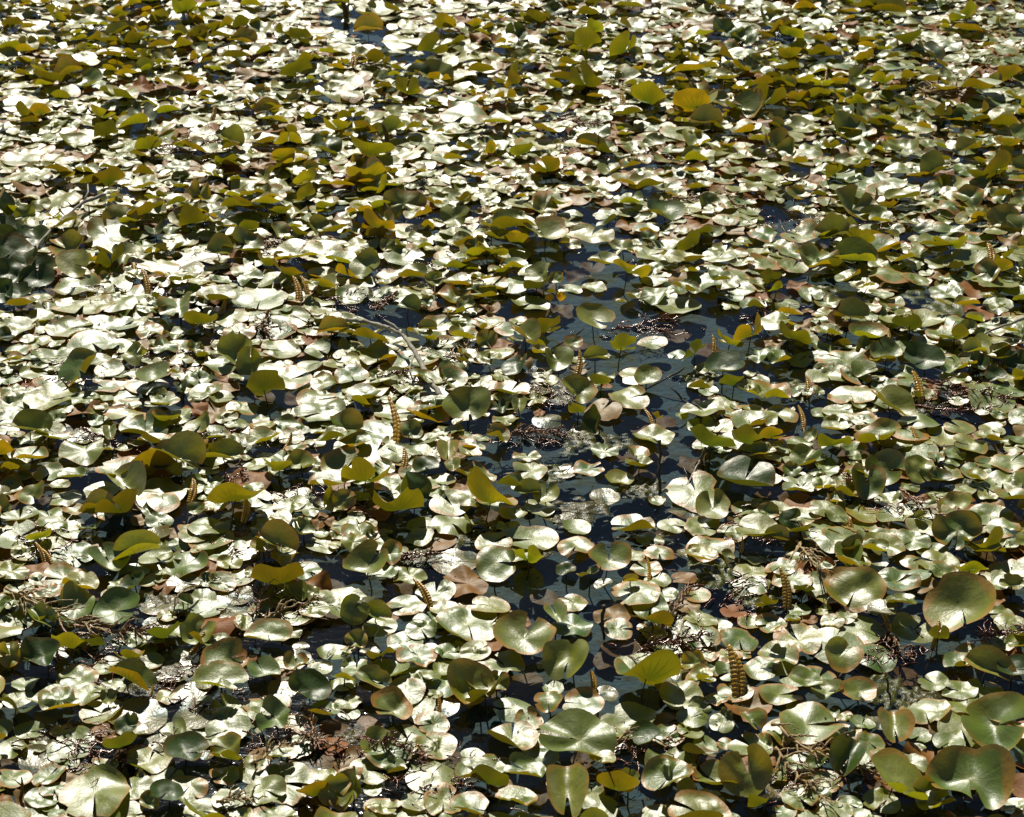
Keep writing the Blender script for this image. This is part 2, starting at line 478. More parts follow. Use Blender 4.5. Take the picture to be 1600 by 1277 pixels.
# ------------------------------------------------------------------ most pads read off the photograph
# kind x y width [aAzimuth] [tTilt] [cCup] [nNotch] [flags: g green, d dark with painted-in shade, y yellow, p pale, b brown rim, w wet, h high]
# F floating flat, N near rim curled up, U raised, upper face towards us, K raised, lower face towards us, B folded, C bowl
PANELS = {  # dark raised pads added at the side edges to stand in for shade
 (0, 0): """K 250 82 105;F 95 72 150;F 350 115 200;N 540 105 140;K 740 105 95 a-160;K 905 100 80 a150;K 1040 130 100 a-150;U 590 215 120 d a30;
B 1125 190 130 a70;K 1300 160 90;K 1390 185 110 a165;F 1130 95 180;K 240 215 75 a110 d;U 925 230 90;K 120 305 95;N 385 300 170;B 690 310 110 a0 h;
N 930 300 115;N 1090 285 160;N 1215 285 80;F 495 345 110;K 1370 345 150 a-150 h;U 1540 380 110;F 110 490 210;N 290 440 170;N 830 500 90;K 185 540 110 a-160;
C 660 535 150 d a20;N 965 495 90;K 555 560 80;B 1245 510 120;K 1385 500 60;F 205 650 115;K 490 630 120 a-150;N 340 665 170;K 690 700 130 a-160;U 1510 690 150 d;
F 95 750 190;F 250 745 120;N 400 790 120;K 510 850 150;U 840 835 90 d;F 985 945 150;F 290 950 190;N 560 965 120;K 1430 850 140 a-130;K 1415 920 120 a-130;
K 1295 1000 125;B 720 1075 100 a20 d;F 800 1065 130;F 930 1105 120;U 0 960 170 d t65 h;F 190 1060 180;F 500 1110 250;K 430 1220 80;F 660 1150 130;F 920 1210 200 w;U 60 1180 220 d;U 150 1110 170 d;C 30 1060 160 d;U 120 1230 160 d;C 200 1240 130 d;U 0 1130 180 d h;F 620 110 130;F 180 130 150;F 760 205 130;F 100 400 160;F 450 400 140;F 700 470 150;F 1330 410 160;F 1150 605 150;F 1530 460 180;F 820 780 120;F 1150 880 170;F 1290 870 120;F 480 300 110;F 1130 1030 170;
N 120 255 140;N 620 600 160;N 1000 350 110;K 60 130 90;N 1480 210 80""",
 (530, 0): """B 135 140 140 a90;F 290 205 190;F 440 100 110;F 430 185 120;N 680 170 95;K 915 105 115 h;U 820 155 110 d;U 1000 65 120 d;N 985 45 100;N 1340 50 160;K 1175 155 120;
N 1360 150 140;K 1320 245 140 a-150;B 1100 265 80 a0;U 1565 215 80 d;K 1580 290 100;F 740 280 130;F 670 325 160;B 360 345 120 a60 d;N 265 365 100;F 310 385 110;K 315 435 125;
N 430 455 100;K 820 350 80 a-140;K 810 400 95 a-140;K 1135 395 155 h;K 990 410 75 h;N 1030 515 140;F 580 560 230;F 770 550 160;N 420 510 110;N 485 645 105;F 450 660 130;K 115 620 120 a150;
K 1430 480 170;N 970 630 145;K 700 710 100 a-130;N 600 700 110;K 850 720 115;N 535 755 110;K 960 795 145;N 1085 830 95;U 205 865 150 t50;U 300 950 190 t36 n0 h c.2;N 450 970 115;N 635 830 110;
F 700 940 100;N 745 985 110;K 575 940 75;U 950 980 150 p t25;C 945 1085 225;F 1170 1095 200;K 1240 1030 110 a-120 d;U 1480 745 115;N 1250 800 110;N 1345 765 100;N 1420 880 170;F 60 1075 140;U 1305 1150 125;
N 1225 1230 150;K 725 1190 115;F 380 1120 130;N 385 1180 100;F 1510 1150 130;F 170 60 200;F 600 420 160;F 800 450 150;F 60 460 120;F 1200 490 120;F 550 800 140;F 1100 760 150;F 920 880 130;F 100 1150 170;F 300 1200 190;
F 620 1080 170;F 1450 560 150;F 230 770 140;N 1500 360 120;N 880 290 110""",
 (1060, 0): """U 215 155 140;U 315 180 110;N 410 180 95;K 515 170 130 a160 h;F 640 130 150;F 720 140 110;N 850 40 160;K 1325 85 130;F 1030 75 130;U 420 95 120 p;U 890 215 115 g;N 880 245 110;K 1060 205 130;
B 1165 250 140 a20 d h;N 1225 135 75;U 1440 185 90;N 1410 225 90;N 215 395 125;N 575 360 100;K 510 395 80 a-130;N 1150 390 130;U 1235 355 80;U 830 405 125;U 755 460 105;K 945 390 115;K 1540 365 115;
U 190 470 115 p;B 300 510 170;K 905 590 95;U 950 525 65;K 1225 550 95;U 1315 560 115 d;F 570 600 170;U 790 620 180 p t20;U 510 700 120 p t40;F 660 680 90;U 80 655 155 t18;N 310 620 150;U 1040 690 160 a40 h;
K 710 690 75;N 1230 690 105;B 1340 690 120;K 1520 680 130;N 90 755 160;K 860 780 95 a-140;K 720 820 100 a-130;F 245 730 190;K 1480 800 165 a-150;U 1410 860 85;U 1180 870 105 g;F 850 850 170;N 1120 820 130;
N 660 905 95;U 550 905 110 p;C 810 960 215 t30 h;F 730 1010 110;N 1340 1025 130;K 960 970 105;U 1345 930 150;U 1500 920 110;N 1490 935 110;U 1570 960 95;U 1130 1060 95 d;N 890 1080 130;K 835 1135 145;
C 155 1080 105;K 60 1145 130;F 390 1105 150;F 560 1100 190;F 520 1175 130;F 530 1240 160;B 820 1200 200 a80;F 1370 1225 210 p;F 160 320 150;F 440 450 150;F 760 310 170;F 1090 590 190;F 1280 280 130;F 1500 240 160;F 1400 620 130;
F 880 700 150;F 1010 800 120;F 420 830 140;F 300 950 130;F 960 1110 130;N 60 300 120;N 560 500 130;N 1480 540 110;F 1250 1080 150""",
 (0, 420): """F 390 185 275 n0;F 350 100 230;N 100 195 160;U 170 40 160 d;U 40 30 170 d;C 90 120 130 d;U 20 120 160 d;U 10 330 110 d;F 1205 155 260 n0;B 830 185 180 a0;K 935 265 150 c.3;F 1160 60 120;F 1140 25 130;F 1500 30 160;F 820 50 120;F 1110 305 150 b;F 1300 305 155 b;
B 1540 285 130;F 570 275 150;F 320 290 210 n90;F 430 370 245;F 240 420 190;F 80 385 135;F 1300 385 200;F 1470 385 130;U 1160 435 140 a-30 t62 h y;U 905 375 90 a60;U 630 400 130 y p;F 760 390 130;F 1040 450 210;F 1350 510 210;
C 710 500 165 a-10;F 680 550 190;F 920 520 125;B 840 550 80 a20 d;F 230 620 250 n90;N 770 650 145;K 1230 570 180;U 930 715 140 a-60 y;N 980 770 130;F 920 620 105;F 590 640 135;N 670 760 240;B 510 760 90 a10;
N 245 790 165 a-40;F 840 780 145;B 1040 870 165 a80;N 1220 820 150;K 1290 940 130;U 1395 915 150 p;F 1480 680 230;F 1470 620 200;N 1540 840 150;F 230 950 150;F 50 1010 130;U 150 1050 140 p t25;F 310 1070 160;B 580 1010 240 y;
K 560 1130 240;K 650 960 110;K 1100 1090 280 h;U 910 1115 85 p;U 1545 1085 140 y h;F 1340 1110 155;F 1000 1030 115;F 90 1160 180;F 740 1180 130;N 410 1160 90;F 330 1220 150;K 180 1250 115;N 1300 1180 115;U 1400 1210 115;
F 500 20 150;F 60 640 180;F 30 700 150;F 480 560 150;F 1120 660 150;F 1500 540 140;F 860 930 130;F 1180 930 120;F 560 380 130;F 700 300 150;F 1020 60 110""",
 (530, 420): """F 60 130 160;F 200 130 140;N 340 45 140;U 440 65 85 y;U 525 135 165 t15;N 660 130 155;F 230 40 130;N 600 15 110;N 745 25 115;U 930 40 150 y;U 1005 50 85;F 1180 90 130;F 1070 95 120;K 920 95 130 d;C 1180 235 180 y;
F 690 250 160 b;F 830 245 95;F 885 170 180 p;F 1455 145 155;U 685 330 100 p t45;B 860 310 150 a35 h;K 960 290 140;C 1080 345 95;N 920 350 110;U 1010 420 150 p t22;F 180 420 190;F 470 410 140;N 650 440 100 y;U 820 465 140 d;
F 500 355 120 b;F 310 345 125;F 960 520 105;U 1100 565 170 y t35;K 1210 540 100 d;F 1390 500 190;C 1430 505 135;F 1340 610 210;B 1190 410 110;K 1310 365 120;F 1450 350 140;U 1195 700 135 d t65 h c.35;K 1105 680 85 b;
K 1465 685 60 a120 h;F 1455 785 195 n20;U 595 635 215 n10 t34 h c.25;N 440 665 140;N 410 690 190;U 330 750 115 p t35;U 740 640 95 d;B 830 635 90 a0 y;F 770 710 125;U 735 770 115 y;N 60 830 165;K 100 640 115;F 200 930 120;
B 505 845 125 a0 h;N 630 965 195;U 350 1020 165 d t50;U 400 920 130 d;B 530 920 80 a10;K 270 1120 260 c.3 h;K 130 1000 230;K 690 1100 255 a165 c.3 h;K 620 1180 105 a120;N 790 1040 135;U 20 1085 110 y;C 960 1045 135;
F 870 880 130;C 1390 915 130 y a180;F 1230 850 125;F 930 1115 155;F 1230 1055 150 w;F 1540 1190 135;F 1470 1075 85;F 520 1200 190;F 100 1240 180;F 100 1060 100;F 930 560 130 w;F 960 700 140 w;F 1110 760 120 w;F 1050 940 120 w;F 1010 1140 150 w;F 1100 1200 140;F 330 580 120;F 60 500 170""",
 (1060, 420): """N 185 95 125;F 110 80 180;N 780 80 115;N 860 125 85;K 430 60 105 d;K 450 105 85;F 510 165 115;F 610 130 125;N 345 190 125;F 240 140 130;F 690 220 145 b;F 1020 205 110 b;F 1140 240 200;N 510 225 135;K 335 305 155;K 230 345 125;
K 70 400 140 d;C 215 455 185 d;K 250 535 125 d;K 530 340 180 a160;N 690 330 130;C 880 310 175;B 860 365 110 a-30 d;K 1060 280 145 d;C 1140 420 185 h d;K 1270 335 135 y;U 1340 275 85 y;F 370 410 120;U 110 465 85 p;F 330 495 65;
F 560 430 125;F 690 500 180;F 820 510 150 b;U 1440 430 65 d;C 1500 400 130 d;U 1560 440 130 d;U 1390 440 110 d;C 1470 500 110 d;F 800 600 215 n0;N 415 590 225;B 990 640 210 a40;F 1530 580 175;F 110 670 210;F 330 660 130;F 460 690 185;F 740 720 130;U 930 780 210 p t20;F 1110 730 200;
K 150 830 235 d h;K 310 820 160 d;N 720 760 125;K 720 830 150;U 615 780 75;K 960 840 90;U 960 930 200 p t40 h;U 1110 930 160 p t30;C 1215 970 115 d;F 1350 830 185;F 1430 905 120;F 1540 910 200;F 1500 1000 195;F 1190 890 85;F 1260 910 80;
F 1300 740 155;F 1450 750 130;F 1480 690 90;F 1590 700 140;N 310 1000 280 d;N 370 880 145;N 560 1020 150;N 670 1030 120;U 870 1010 185;U 590 880 150 p;F 670 950 140;C 160 1110 180;F 110 1200 190;U 410 1130 110;U 515 1180 115 d;
B 450 1250 120;K 560 1230 130;F 1320 1030 120;F 1210 1060 130;U 1280 1110 165 y;U 1290 1220 220;F 1440 1150 200;F 1500 1220 170;F 1000 1150 180;F 900 1260 150;F 1080 1270 170;F 250 1230 140;F 1100 60 140;F 1240 120 150;F 1560 60 120;F 1480 180 150""",
 (0, 847): """F 340 70 210;C 500 90 205;U 620 190 120 a-60 d;F 560 210 130;N 380 240 170;F 230 260 140;U 340 310 225 t12;C 545 320 230 a-20;U 20 300 90 g;K 190 370 90 a-130;U 45 520 125 y t45;C 195 530 200 d h;K 420 480 120 d;K 770 450 165 a-140 d;
K 930 480 125 a130;U 920 420 175;N 1245 455 205;F 1370 380 135;F 1410 350 150;B 610 640 200 a70;F 360 640 210 p;F 800 600 210 w;F 960 320 175;F 1030 200 140;B 1370 240 120 a30;U 1440 250 80;C 1220 600 165 g;U 1370 560 115 y;C 1430 690 205 d h;
F 1480 590 115;U 1270 830 185 g t18;N 1500 800 155;K 1590 650 110;F 640 810 290 w;F 910 810 230 w;F 870 710 180 w;K 70 770 165 d;N 280 790 195;U 590 870 120 d;N 610 900 160;K 560 970 160 d;F 330 950 235 p;C 860 970 210 d h;K 1050 1020 150;
U 1050 950 175 y;F 1040 1090 150;F 740 930 150 w;F 190 1010 220 w;F 440 1190 360 n10;C 770 1160 150 d a60;U 700 1200 110;F 610 1150 200;F 1180 1070 180;F 1310 1130 310 n80;U 1550 1150 150 y t40 h;K 1450 1180 150;F 230 1090 170;F 60 1110 180 b;
F 1320 85 140;C 1220 20 130;F 130 60 150;F 60 170 150;F 720 80 160;F 730 290 180 w;F 850 200 150 w;F 90 230 130;F 1460 340 140;F 1150 390 130;F 700 560 130;F 500 580 150;F 420 720 160;F 120 660 140;F 60 960 150;F 1380 950 190;F 1230 1180 200;F 880 1140 170;F 1070 1190 180""",
 (530, 847): """C 130 110 220;U 240 60 130 b;F 70 20 130;F 540 90 240 w;U 730 115 220 t20 n90 h c-.1;K 870 95 150 b;F 330 170 160;U 60 330 150 y a30 t50;F 190 400 170;F 310 300 185;F 590 390 320 n10 c.05;F 380 420 150;F 700 310 185;C 860 440 275 h;
U 1060 550 235 y a-60 t34 h;B 1000 330 130;F 1080 400 190;F 1080 290 150;U 1050 130 100 d;K 1160 150 110;C 1250 80 195;F 1370 250 245 n-60;F 1440 310 180;F 1290 410 155;F 1460 430 140;F 1480 60 140 b;U 600 670 250 y t28 h;K 680 720 210;
U 730 650 120 p b;K 1430 660 300 c.25 h;U 970 740 140 p b;F 1130 750 210 b;B 160 640 150 a60;F 80 590 160;F 20 660 120;C 240 780 210 b;F 430 850 170;F 450 960 195;N 800 920 245;C 1100 910 350 h n-90 c.08 t12;C 1420 900 155 d;
F 620 1000 130;F 430 1100 250 n150;F 480 1210 210 n0;U 60 1150 210 y t40 h;N 260 1105 120;K 690 1130 190 d;N 860 1100 190;B 1060 1160 270 a0 h;K 1290 1150 190;U 1340 1110 120;N 1520 1130 240 h;F 360 540 190 b;F 630 520 150;
U 80 470 110 p;F 880 830 140 b;F 200 150 150;F 500 520 130;F 720 1040 160;F 930 1000 170;F 1200 1240 200;F 200 1240 170;F 1240 940 170 w;F 1500 250 130;F 1420 130 150;F 1240 700 120 w""",
 (1060, 847): """N 105 90 150;F 340 210 165 n-90;K 410 290 115;K 580 240 105 d;U 820 230 280 y a-35 t25 h;F 1010 200 210;C 1310 300 350 y t30 h n0;F 1200 110 205;N 1220 160 130;K 1350 150 150;N 1430 70 165;B 1550 200 110 y;F 950 30 190;B 790 60 160 a0;
N 800 125 190;F 280 460 185;F 100 370 160;F 430 390 160 b;U 750 530 190 y a50 t35 h;F 920 545 200;F 1090 410 210;F 460 540 200;F 380 600 170;U 70 560 125 y;C 830 690 170;N 690 700 150;F 470 720 200 b;F 650 630 170;F 600 860 300 n90;
B 340 830 130;F 180 740 130;F 200 840 130;B 1000 860 200 a0 y h;F 1140 790 235 n0;C 1560 590 170 d h;F 1300 700 160;U 1490 850 330 a-60 t30 h g n60;U 1010 1110 330 y t30 h n0;F 940 1210 180;U 1350 1110 390 t16 h n0 g;U 320 1090 250 a-30 t45 y;
K 390 1210 150;B 780 1010 220 a-30 d;F 330 960 210;F 550 1040 180;U 40 1140 100 y;N 1290 570 140;K 1200 450 100;F 1480 480 170;F 1540 390 150;F 1500 340 130;F 960 1010 160;F 850 850 130;F 1250 950 150;F 560 1200 180;F 720 1260 170;F 1560 1240 150;F 140 1190 160;F 60 830 150;F 230 620 130;F 560 320 120;F 1180 650 150""",
}
ZS = 1600 / 540.0

def make_leaf(kind, px, py, wpx, opt, hero):
    g = rng
    L = dict(kind=kind, seed=int(g.integers(1 << 30)), bends=[], tilt=0.0, az=0.0, cup=0.0, wave=1.0,
             notch=g.uniform(-180, 180), rnd=g.random(), brown=float(np.clip(g.beta(1.3, 1.7), 0, 1)),
             tone=float(np.clip(g.normal(0.45, 0.25), 0, 1)), wet=0.0, dead=0.0, dark=0.0, hero=hero, px=px, py=py, wpx=wpx)
    high = False
    for o in opt:
        k, v = o[0], o[1:]
        if o == 'g': L['tone'] = 0.12
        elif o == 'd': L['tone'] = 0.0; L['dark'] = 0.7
        elif o == 'y': L['tone'] = 0.75
        elif o == 'p': L['pale'] = True; L['wave'] = 1.5
        elif o == 'b': L['brown'] = 0.95
        elif o == 'w': L['wet'] = 0.85
        elif o == 'h': high = True
    ov = {o[0]: float(o[1:]) for o in opt if len(o) > 1}
    P0 = at(px, py, 0.02)
    Rr = 0.5 * wpx * depth(P0) / FPX
    z = 0.003
    if kind == 'F':
        L['tilt'] = abs(g.normal(0, 2.2)); L['az'] = g.uniform(-180, 180); L['cup'] = g.normal(0.02, 0.06); L['wave'] = g.uniform(0.6, 1.35)
        if g.random() < 0.35:
            L['bends'].append((g.uniform(-180, 180), g.uniform(0.45, 0.75), g.uniform(15, 45)))
    elif kind == 'N':
        Rr *= 1.02
        L['bends'].append((g.normal(0, 22), g.uniform(0.05, 0.4), g.uniform(45, 85)))
        if g.random() < 0.4:
            L['bends'].append((180 + g.normal(0, 40), g.uniform(0.4, 0.7), g.uniform(15, 40)))
        L['tilt'] = g.uniform(2, 9); L['az'] = g.normal(0, 30); z = 0.012; L['cup'] = 0.06; L['lift'] = g.uniform(0.004, 0.04)
    elif kind == 'U':
        L['tilt'] = g.uniform(14, 36); L['az'] = g.normal(0, 35); L['cup'] = g.uniform(0.05, 0.34)
        q = g.random()
        if q < 0.4: L['bends'].append((g.normal(0, 30), g.uniform(0.25, 0.6), g.uniform(25, 65)))
        if q > 0.25: L['bends'].append((g.choice([-1, 1]) * g.uniform(60, 120), g.uniform(0.1, 0.6), g.uniform(20, 60)))
        L['wave'] = 1.7
    elif kind == 'K':
        Rr *= 1.03
        L['tilt'] = g.uniform(32, 54) if hero else g.uniform(28, 44); L['az'] = 180 + g.normal(0, 22); L['cup'] = g.uniform(0.10, 0.40); L['wave'] = 1.7
        L['bends'].append((g.normal(0, 70), g.uniform(0.0, 0.5), g.uniform(15, 55)))
    elif kind == 'B':
        ax = ov.get('a', g.normal(80, 30))
        A = g.uniform(38, 62)
        L['bends'] += [(ax + 90, 0.02, A), (ax - 90, 0.02, A * g.uniform(0.8, 1.1))]
        L['soft'] = 0.45
        Rr *= 1.12
        L['tilt'] = g.uniform(5, 22); L['az'] = g.normal(0, 40); z = 0.02 + 0.15 * Rr
        ov.pop('a', None)
        L['notch'] = ax
    elif kind == 'C':
        L['cup'] = g.uniform(0.22, 0.38); L['tilt'] = g.uniform(8, 22); L['az'] = g.normal(0, 35); z = 0.012 + 0.15 * Rr
        if g.random() < 0.5:
            L['bends'].append((g.normal(0, 25), 0.35, g.uniform(25, 50)))
    if 'a' in ov: L['az'] = ov['a']
    if 't' in ov: L['tilt'] = ov['t']
    if 'c' in ov: L['cup'] = ov['c']
    if 'n' in ov: L['notch'] = ov['n']
    if kind in 'UK':
        z = 0.006 + Rr * math.sin(R(L['tilt'])) * (0.60 if kind == 'K' else 0.55)
    if high and kind not in 'FK':
        z += 0.14 * Rr
    L['r'] = Rr
    if kind in 'UBC': z += g.uniform(0.0, 0.014)
    L['r'] = Rr
    L['p'] = at(px, py, z)
    if L['p'][1] > 6.5 and L['p'][0] < 0.3: L['tone'] = min(1.0, L['tone'] + 0.25)
    return L

heroes = []
for (ox, oy), txt in PANELS.items():
    for e in txt.replace('\n', '').split(';'):
        w = e.split()
        if len(w) < 4: continue
        heroes.append(make_leaf(w[0], ox + float(w[1]) / ZS, oy + float(w[2]) / ZS, float(w[3]) / ZS, w[4:], True))

# ------------------------------------------------------------------ open water the pads leave free (outlines on the water plane)
POOLS = [
 [(760,690),(850,665),(1000,660),(1090,690),(1100,760),(1060,800),(1030,850),(940,880),(900,930),(860,900),(700,905),(640,915),(650,870),(700,860),(800,880),(830,800),(770,760)],
 [(900,930),(960,950),(980,1000),(960,1100),(930,1130),(920,1060),(880,960)], [(780,1030),(830,1040),(840,1090),(800,1110),(760,1110)],
 [(770,470),(850,445),(990,450),(1100,500),(1080,600),(1000,590),(900,545),(770,525)], [(870,590),(1000,600),(1090,690),(1000,665),(850,665)], [(1090,800),(1060,860),(1000,900),(960,880),(1030,840)], [(880,380),(980,380),(1010,450),(990,470),(860,450),(850,420)], [(940,560),(1060,580),(1070,640),(980,640)], [(890,320),(940,315),(1000,350),(980,380),(900,370)],
 [(800,400),(860,390),(880,410),(820,425)], [(1020,410),(1080,430),(1040,450)], [(1190,430),(1330,440),(1340,490),(1260,500),(1200,470)],
 [(1100,450),(1220,480),(1180,580),(1060,570)], [(1080,690),(1180,740),(1160,800),(1080,780)], [(540,880),(660,900),(640,960),(560,930)], [(700,905),(860,900),(900,960),(880,1010),(820,960),(720,940)], [(1160,560),(1290,590),(1280,640),(1180,600)], [(1100,880),(1190,890),(1200,950),(1130,970)],
 [(1370,1000),(1480,1010),(1450,1100),(1330,1060)], [(1380,450),(1500,460),(1500,500),(1400,490)], [(1430,630),(1540,640),(1520,670),(1440,660)],
 [(500,5),(560,10),(630,60),(720,100),(700,125),(620,105),(590,80),(490,40)], [(640,130),(700,150),(660,160)], [(850,140),(910,150),(900,165),(860,160)],
 [(480,470),(600,475),(700,495),(640,530),(560,505)], [(90,705),(190,715),(160,745),(80,735)], [(470,985),(540,1005),(500,1035)], [(450,870),(560,880),(540,910),(460,900)],
 [(1190,310),(1270,340),(1240,380),(1170,350)], [(740,1100),(820,1110),(800,1180),(720,1170)], [(1000,1180),(1060,1190),(1050,1250),(1010,1230)], [(380,610),(470,600),(480,650),(380,650)],
 [(1220,250),(1290,260),(1270,285),(1215,280)], [(940,1000),(1000,1010),(1060,1040),(1000,1060)], [(1240,640),(1300,660),(1290,700),(1250,690)],
]
POOLW = [np.array([at(x, y)[:2] for x, y in p]) for p in POOLS]

def inside(poly, x, y):
    n, c = len(poly), False
    j = n - 1
    for i in range(n):
        xi, yi = poly[i]; xj, yj = poly[j]
        if (yi > y) != (yj > y) and x < (xj - xi) * (y - yi) / (yj - yi) + xi:
            c = not c
        j = i
    return c

BOX = [(p[:, 0].min(), p[:, 0].max(), p[:, 1].min(), p[:, 1].max()) for p in POOLW]
def open_water(x, y):
    for p, b in zip(POOLW, BOX):
        if b[0] < x < b[1] and b[2] < y < b[3] and inside(p, x, y):
            return True
    return False

# ------------------------------------------------------------------ the many smaller pads between
cells = {}
CS = 0.12
def cell_add(x, y, r, k):
    cells.setdefault((int(x // CS), int(y // CS)), []).append((x, y, r, k))
def crowded(x, y, r, f):
    i, j = int(x // CS), int(y // CS)
    for a in range(i - 2, i + 3):
        for b in range(j - 2, j + 3):
            for (qx, qy, qr, k) in cells.get((a, b), ()):
                d = (0.66 if k else f) * (r + qr)
                if (qx - x) ** 2 + (qy - y) ** 2 < d * d:
                    return True
    return False
for L in heroes:
    cell_add(L['p'][0], L['p'][1], L['r'] * (1.0 if L['kind'] in 'FNC' else 0.75), True)
    if L['kind'] in 'UKBC' and L['p'][1] < 7.0:           # raised pads keep the water in their shade clear
        hz = L['p'][2] + 0.02
        cell_add(L['p'][0] + 0.15 * hz, L['p'][1] - 1.03 * hz, L['r'] * 0.45, True)

fill = []
tries = 0
while tries < 52000:
    tries += 1
    y = 2.2 + 10.6 * random.random() ** 0.92
    half = 0.285 * y + 0.75
    x = random.uniform(-half, half)
    r = float(np.clip(rng.lognormal(math.log(0.051), 0.28), 0.020, 0.088))
    if y < 5.2: r = min(r * 1.18, 0.09)
    if y > 6.3: r = min(r * 1.15, 0.1)
    if tries > 16000: r *= 0.72
    if tries > 36000: r = max(r * 0.72, 0.014)
    ow = open_water(x, y) or (y < 6 and any(open_water(x + a * r, y + b * r) for a, b in ((1, 0), (-1, 0), (0, 1), (0, -1))))
    if ow and random.random() < 0.965: continue
    if crowded(x, y, r, 0.53 if y < 5.0 else 0.49): continue
    cell_add(x, y, r, False)
    px, py = project(np.array([x, y, 0.0]))
    clump = math.sin(2.1 * x + 1.3 * y) + math.sin(3.7 * x - 1.9 * y + 1.0) + math.sin(0.9 * x + 2.8 * y + 2.0)
    q = random.random() / (0.35 + 0.75 * max(0.0, clump + 0.6) if y > 5.5 else 1.0)
    far = y > 5.5
    kind = 'F'
    if q < (0.16 if far else 0.10): kind = 'N'
    elif q < (0.20 if far else 0.12): kind = 'K'
    elif q < (0.24 if far else 0.13): kind = 'U'
    elif q < (0.26 if far else 0.15): kind = 'B'
    opt = []
    if random.random() < 0.10: opt.append('b')
    if random.random() < (0.10 if y < 4.6 else 0.03): opt.append('w')
    L = make_leaf(kind, px, py, 2 * r * FPX / depth(np.array([x, y, 0.02])), opt, False)
    if kind == 'F' and random.random() < 0.18: L['dead'] = random.uniform(0.6, 1.0); L['wave'] = 1.6
    fill.append(L)

# ------------------------------------------------------------------ lay the pads down, lowest first
def build_blade(L):
    px, py = L['px'], L['py']
    inview = -60 < px < W0 + 60 and -60 < py < H0 + 60
    if L['hero']: nr, ns = (7, 38) if L['wpx'] > 45 else (6, 30)
    elif inview: nr, ns = (5, 26) if L['wpx'] > 35 else (4, 18)
    else: nr, ns = 3, 14
    P, a1, a2 = blade(L, nr, ns)
    base = L['p'].copy()
    X, Y = P[:, 0] + base[0], P[:, 1] + base[1]
    h, i, j = hf_get(X, Y)
    k = L['kind']
    if k in 'FN':
        flat = P[:, 2] < 0.4 * L['r']
        A = np.stack([X[flat] - base[0], Y[flat] - base[1], np.ones(flat.sum())], 1)
        co, *_ = np.linalg.lstsq(A, h[flat], rcond=None)
        co[:2] = np.clip(co[:2], -0.12, 0.12)
        plane = (X - base[0]) * co[0] + (Y - base[1]) * co[1] + co[2]
        zl = P[:, 2] - (min(0.0, P[:, 2].min()) if L['wet'] < 0.5 else 0)
        z = np.maximum(plane + zl + 0.0012, h + 0.0010)
        if L['wet'] > 0.5:
            z = plane + zl * 0.5 + 0.0003
        base[2] = 0.0
        if k == 'N':
            z = z + L['lift']
        P[:, 2] = z
        low = z < 0.03
        hf_put(i[low], j[low], z[low].astype(np.float32))
    else:
        lo = P[:, 2] + base[2]
        clash = (h - lo)[lo < 0.03]
        if len(clash) and clash.max() > 0:
            base[2] += min(0.012, clash.max())
    L['P'], L['a1'], L['a2'], L['base'] = P, a1, a2, base
    L['nr'], L['ns'] = nr, ns

order = sorted(fill, key=lambda L: (L['kind'] not in 'FN', L['dead'] < 0.5, L['wet'] < 0.5, L['kind'] == 'N', L['seed']))
hord = sorted(heroes, key=lambda L: (L['kind'] not in 'FN', L['wet'] < 0.5, L['kind'] == 'N', L['seed']))
seq = [L for L in order if L['kind'] == 'F'] + [L for L in hord if L['kind'] == 'F'] + [L for L in order if L['kind'] == 'N'] + [L for L in hord if L['kind'] == 'N']
seq += [L for L in order if L['kind'] not in 'FN'] + [L for L in hord if L['kind'] not in 'FN']
for L in seq:
    build_blade(L)

def shown(L):
    V = L['P'] + L['base']
    zc = V[:, 1] * CP - (V[:, 2] - CAM_H) * SP
    vx = W0 / 2 + FPX * V[:, 0] / zc
    vy = H0 / 2 - FPX * (V[:, 1] * SP + (V[:, 2] - CAM_H) * CP) / zc
    vx, vy = np.clip(vx, 0, W0), np.clip(vy, 0, H0)
    return float(np.ptp(vx) * np.ptp(vy)), float((vx.max() + vx.min()) / 2), float((vy.max() + vy.min()) / 2)
for L in seq:
    L['area'], L['sx'], L['sy'] = shown(L)
rank = sorted(seq, key=lambda L: -(L['area'] * (1.5 if L['kind'] not in 'FN' else 1.0) * (1.3 if L['hero'] else 0.8)))
single, mass = rank[:300], rank[300:]

# ------------------------------------------------------------------ labels for the pads
MARKS = [('the pale bare twig', 655, 565), ('the bright yellow petals', 868, 465), ('the straw tangle', 290, 240), ('the fat ribbed rolled leaf', 1148, 1060),
 ('the blackish round pad', 930, 655), ('the shaded forked twig', 110, 350), ('the feathery brown frond', 140, 985), ('the flat brown frond', 838, 684),
 ('the big round olive pad', 1502, 950), ('the long straw sprig', 1330, 1200), ('the hanging straw sprig', 1265, 895), ('the thin grey twig', 1565, 515),
 ('the tall dark stub', 602, 212), ('the green algae', 1470, 475), ('the lone standing stem', 1031, 725), ('the twiggy brown sprig', 420, 945), ('the dark curved root', 1080, 740),
 ('the red-brown wet sprig', 1060, 1018), ('the pale straw heap', 1485, 148), ('the topmost water strip', 600, 70), ('the broad open pool', 930, 800), ('the channel stem', 943, 975),
 ('the brown sprig tuft', 445, 390), ('the orange-brown clump', 985, 135), ('the paired ribbed stalk', 602, 650), ('the wet scum', 260, 1060), ('the reddish sprig mat', 1510, 622)]

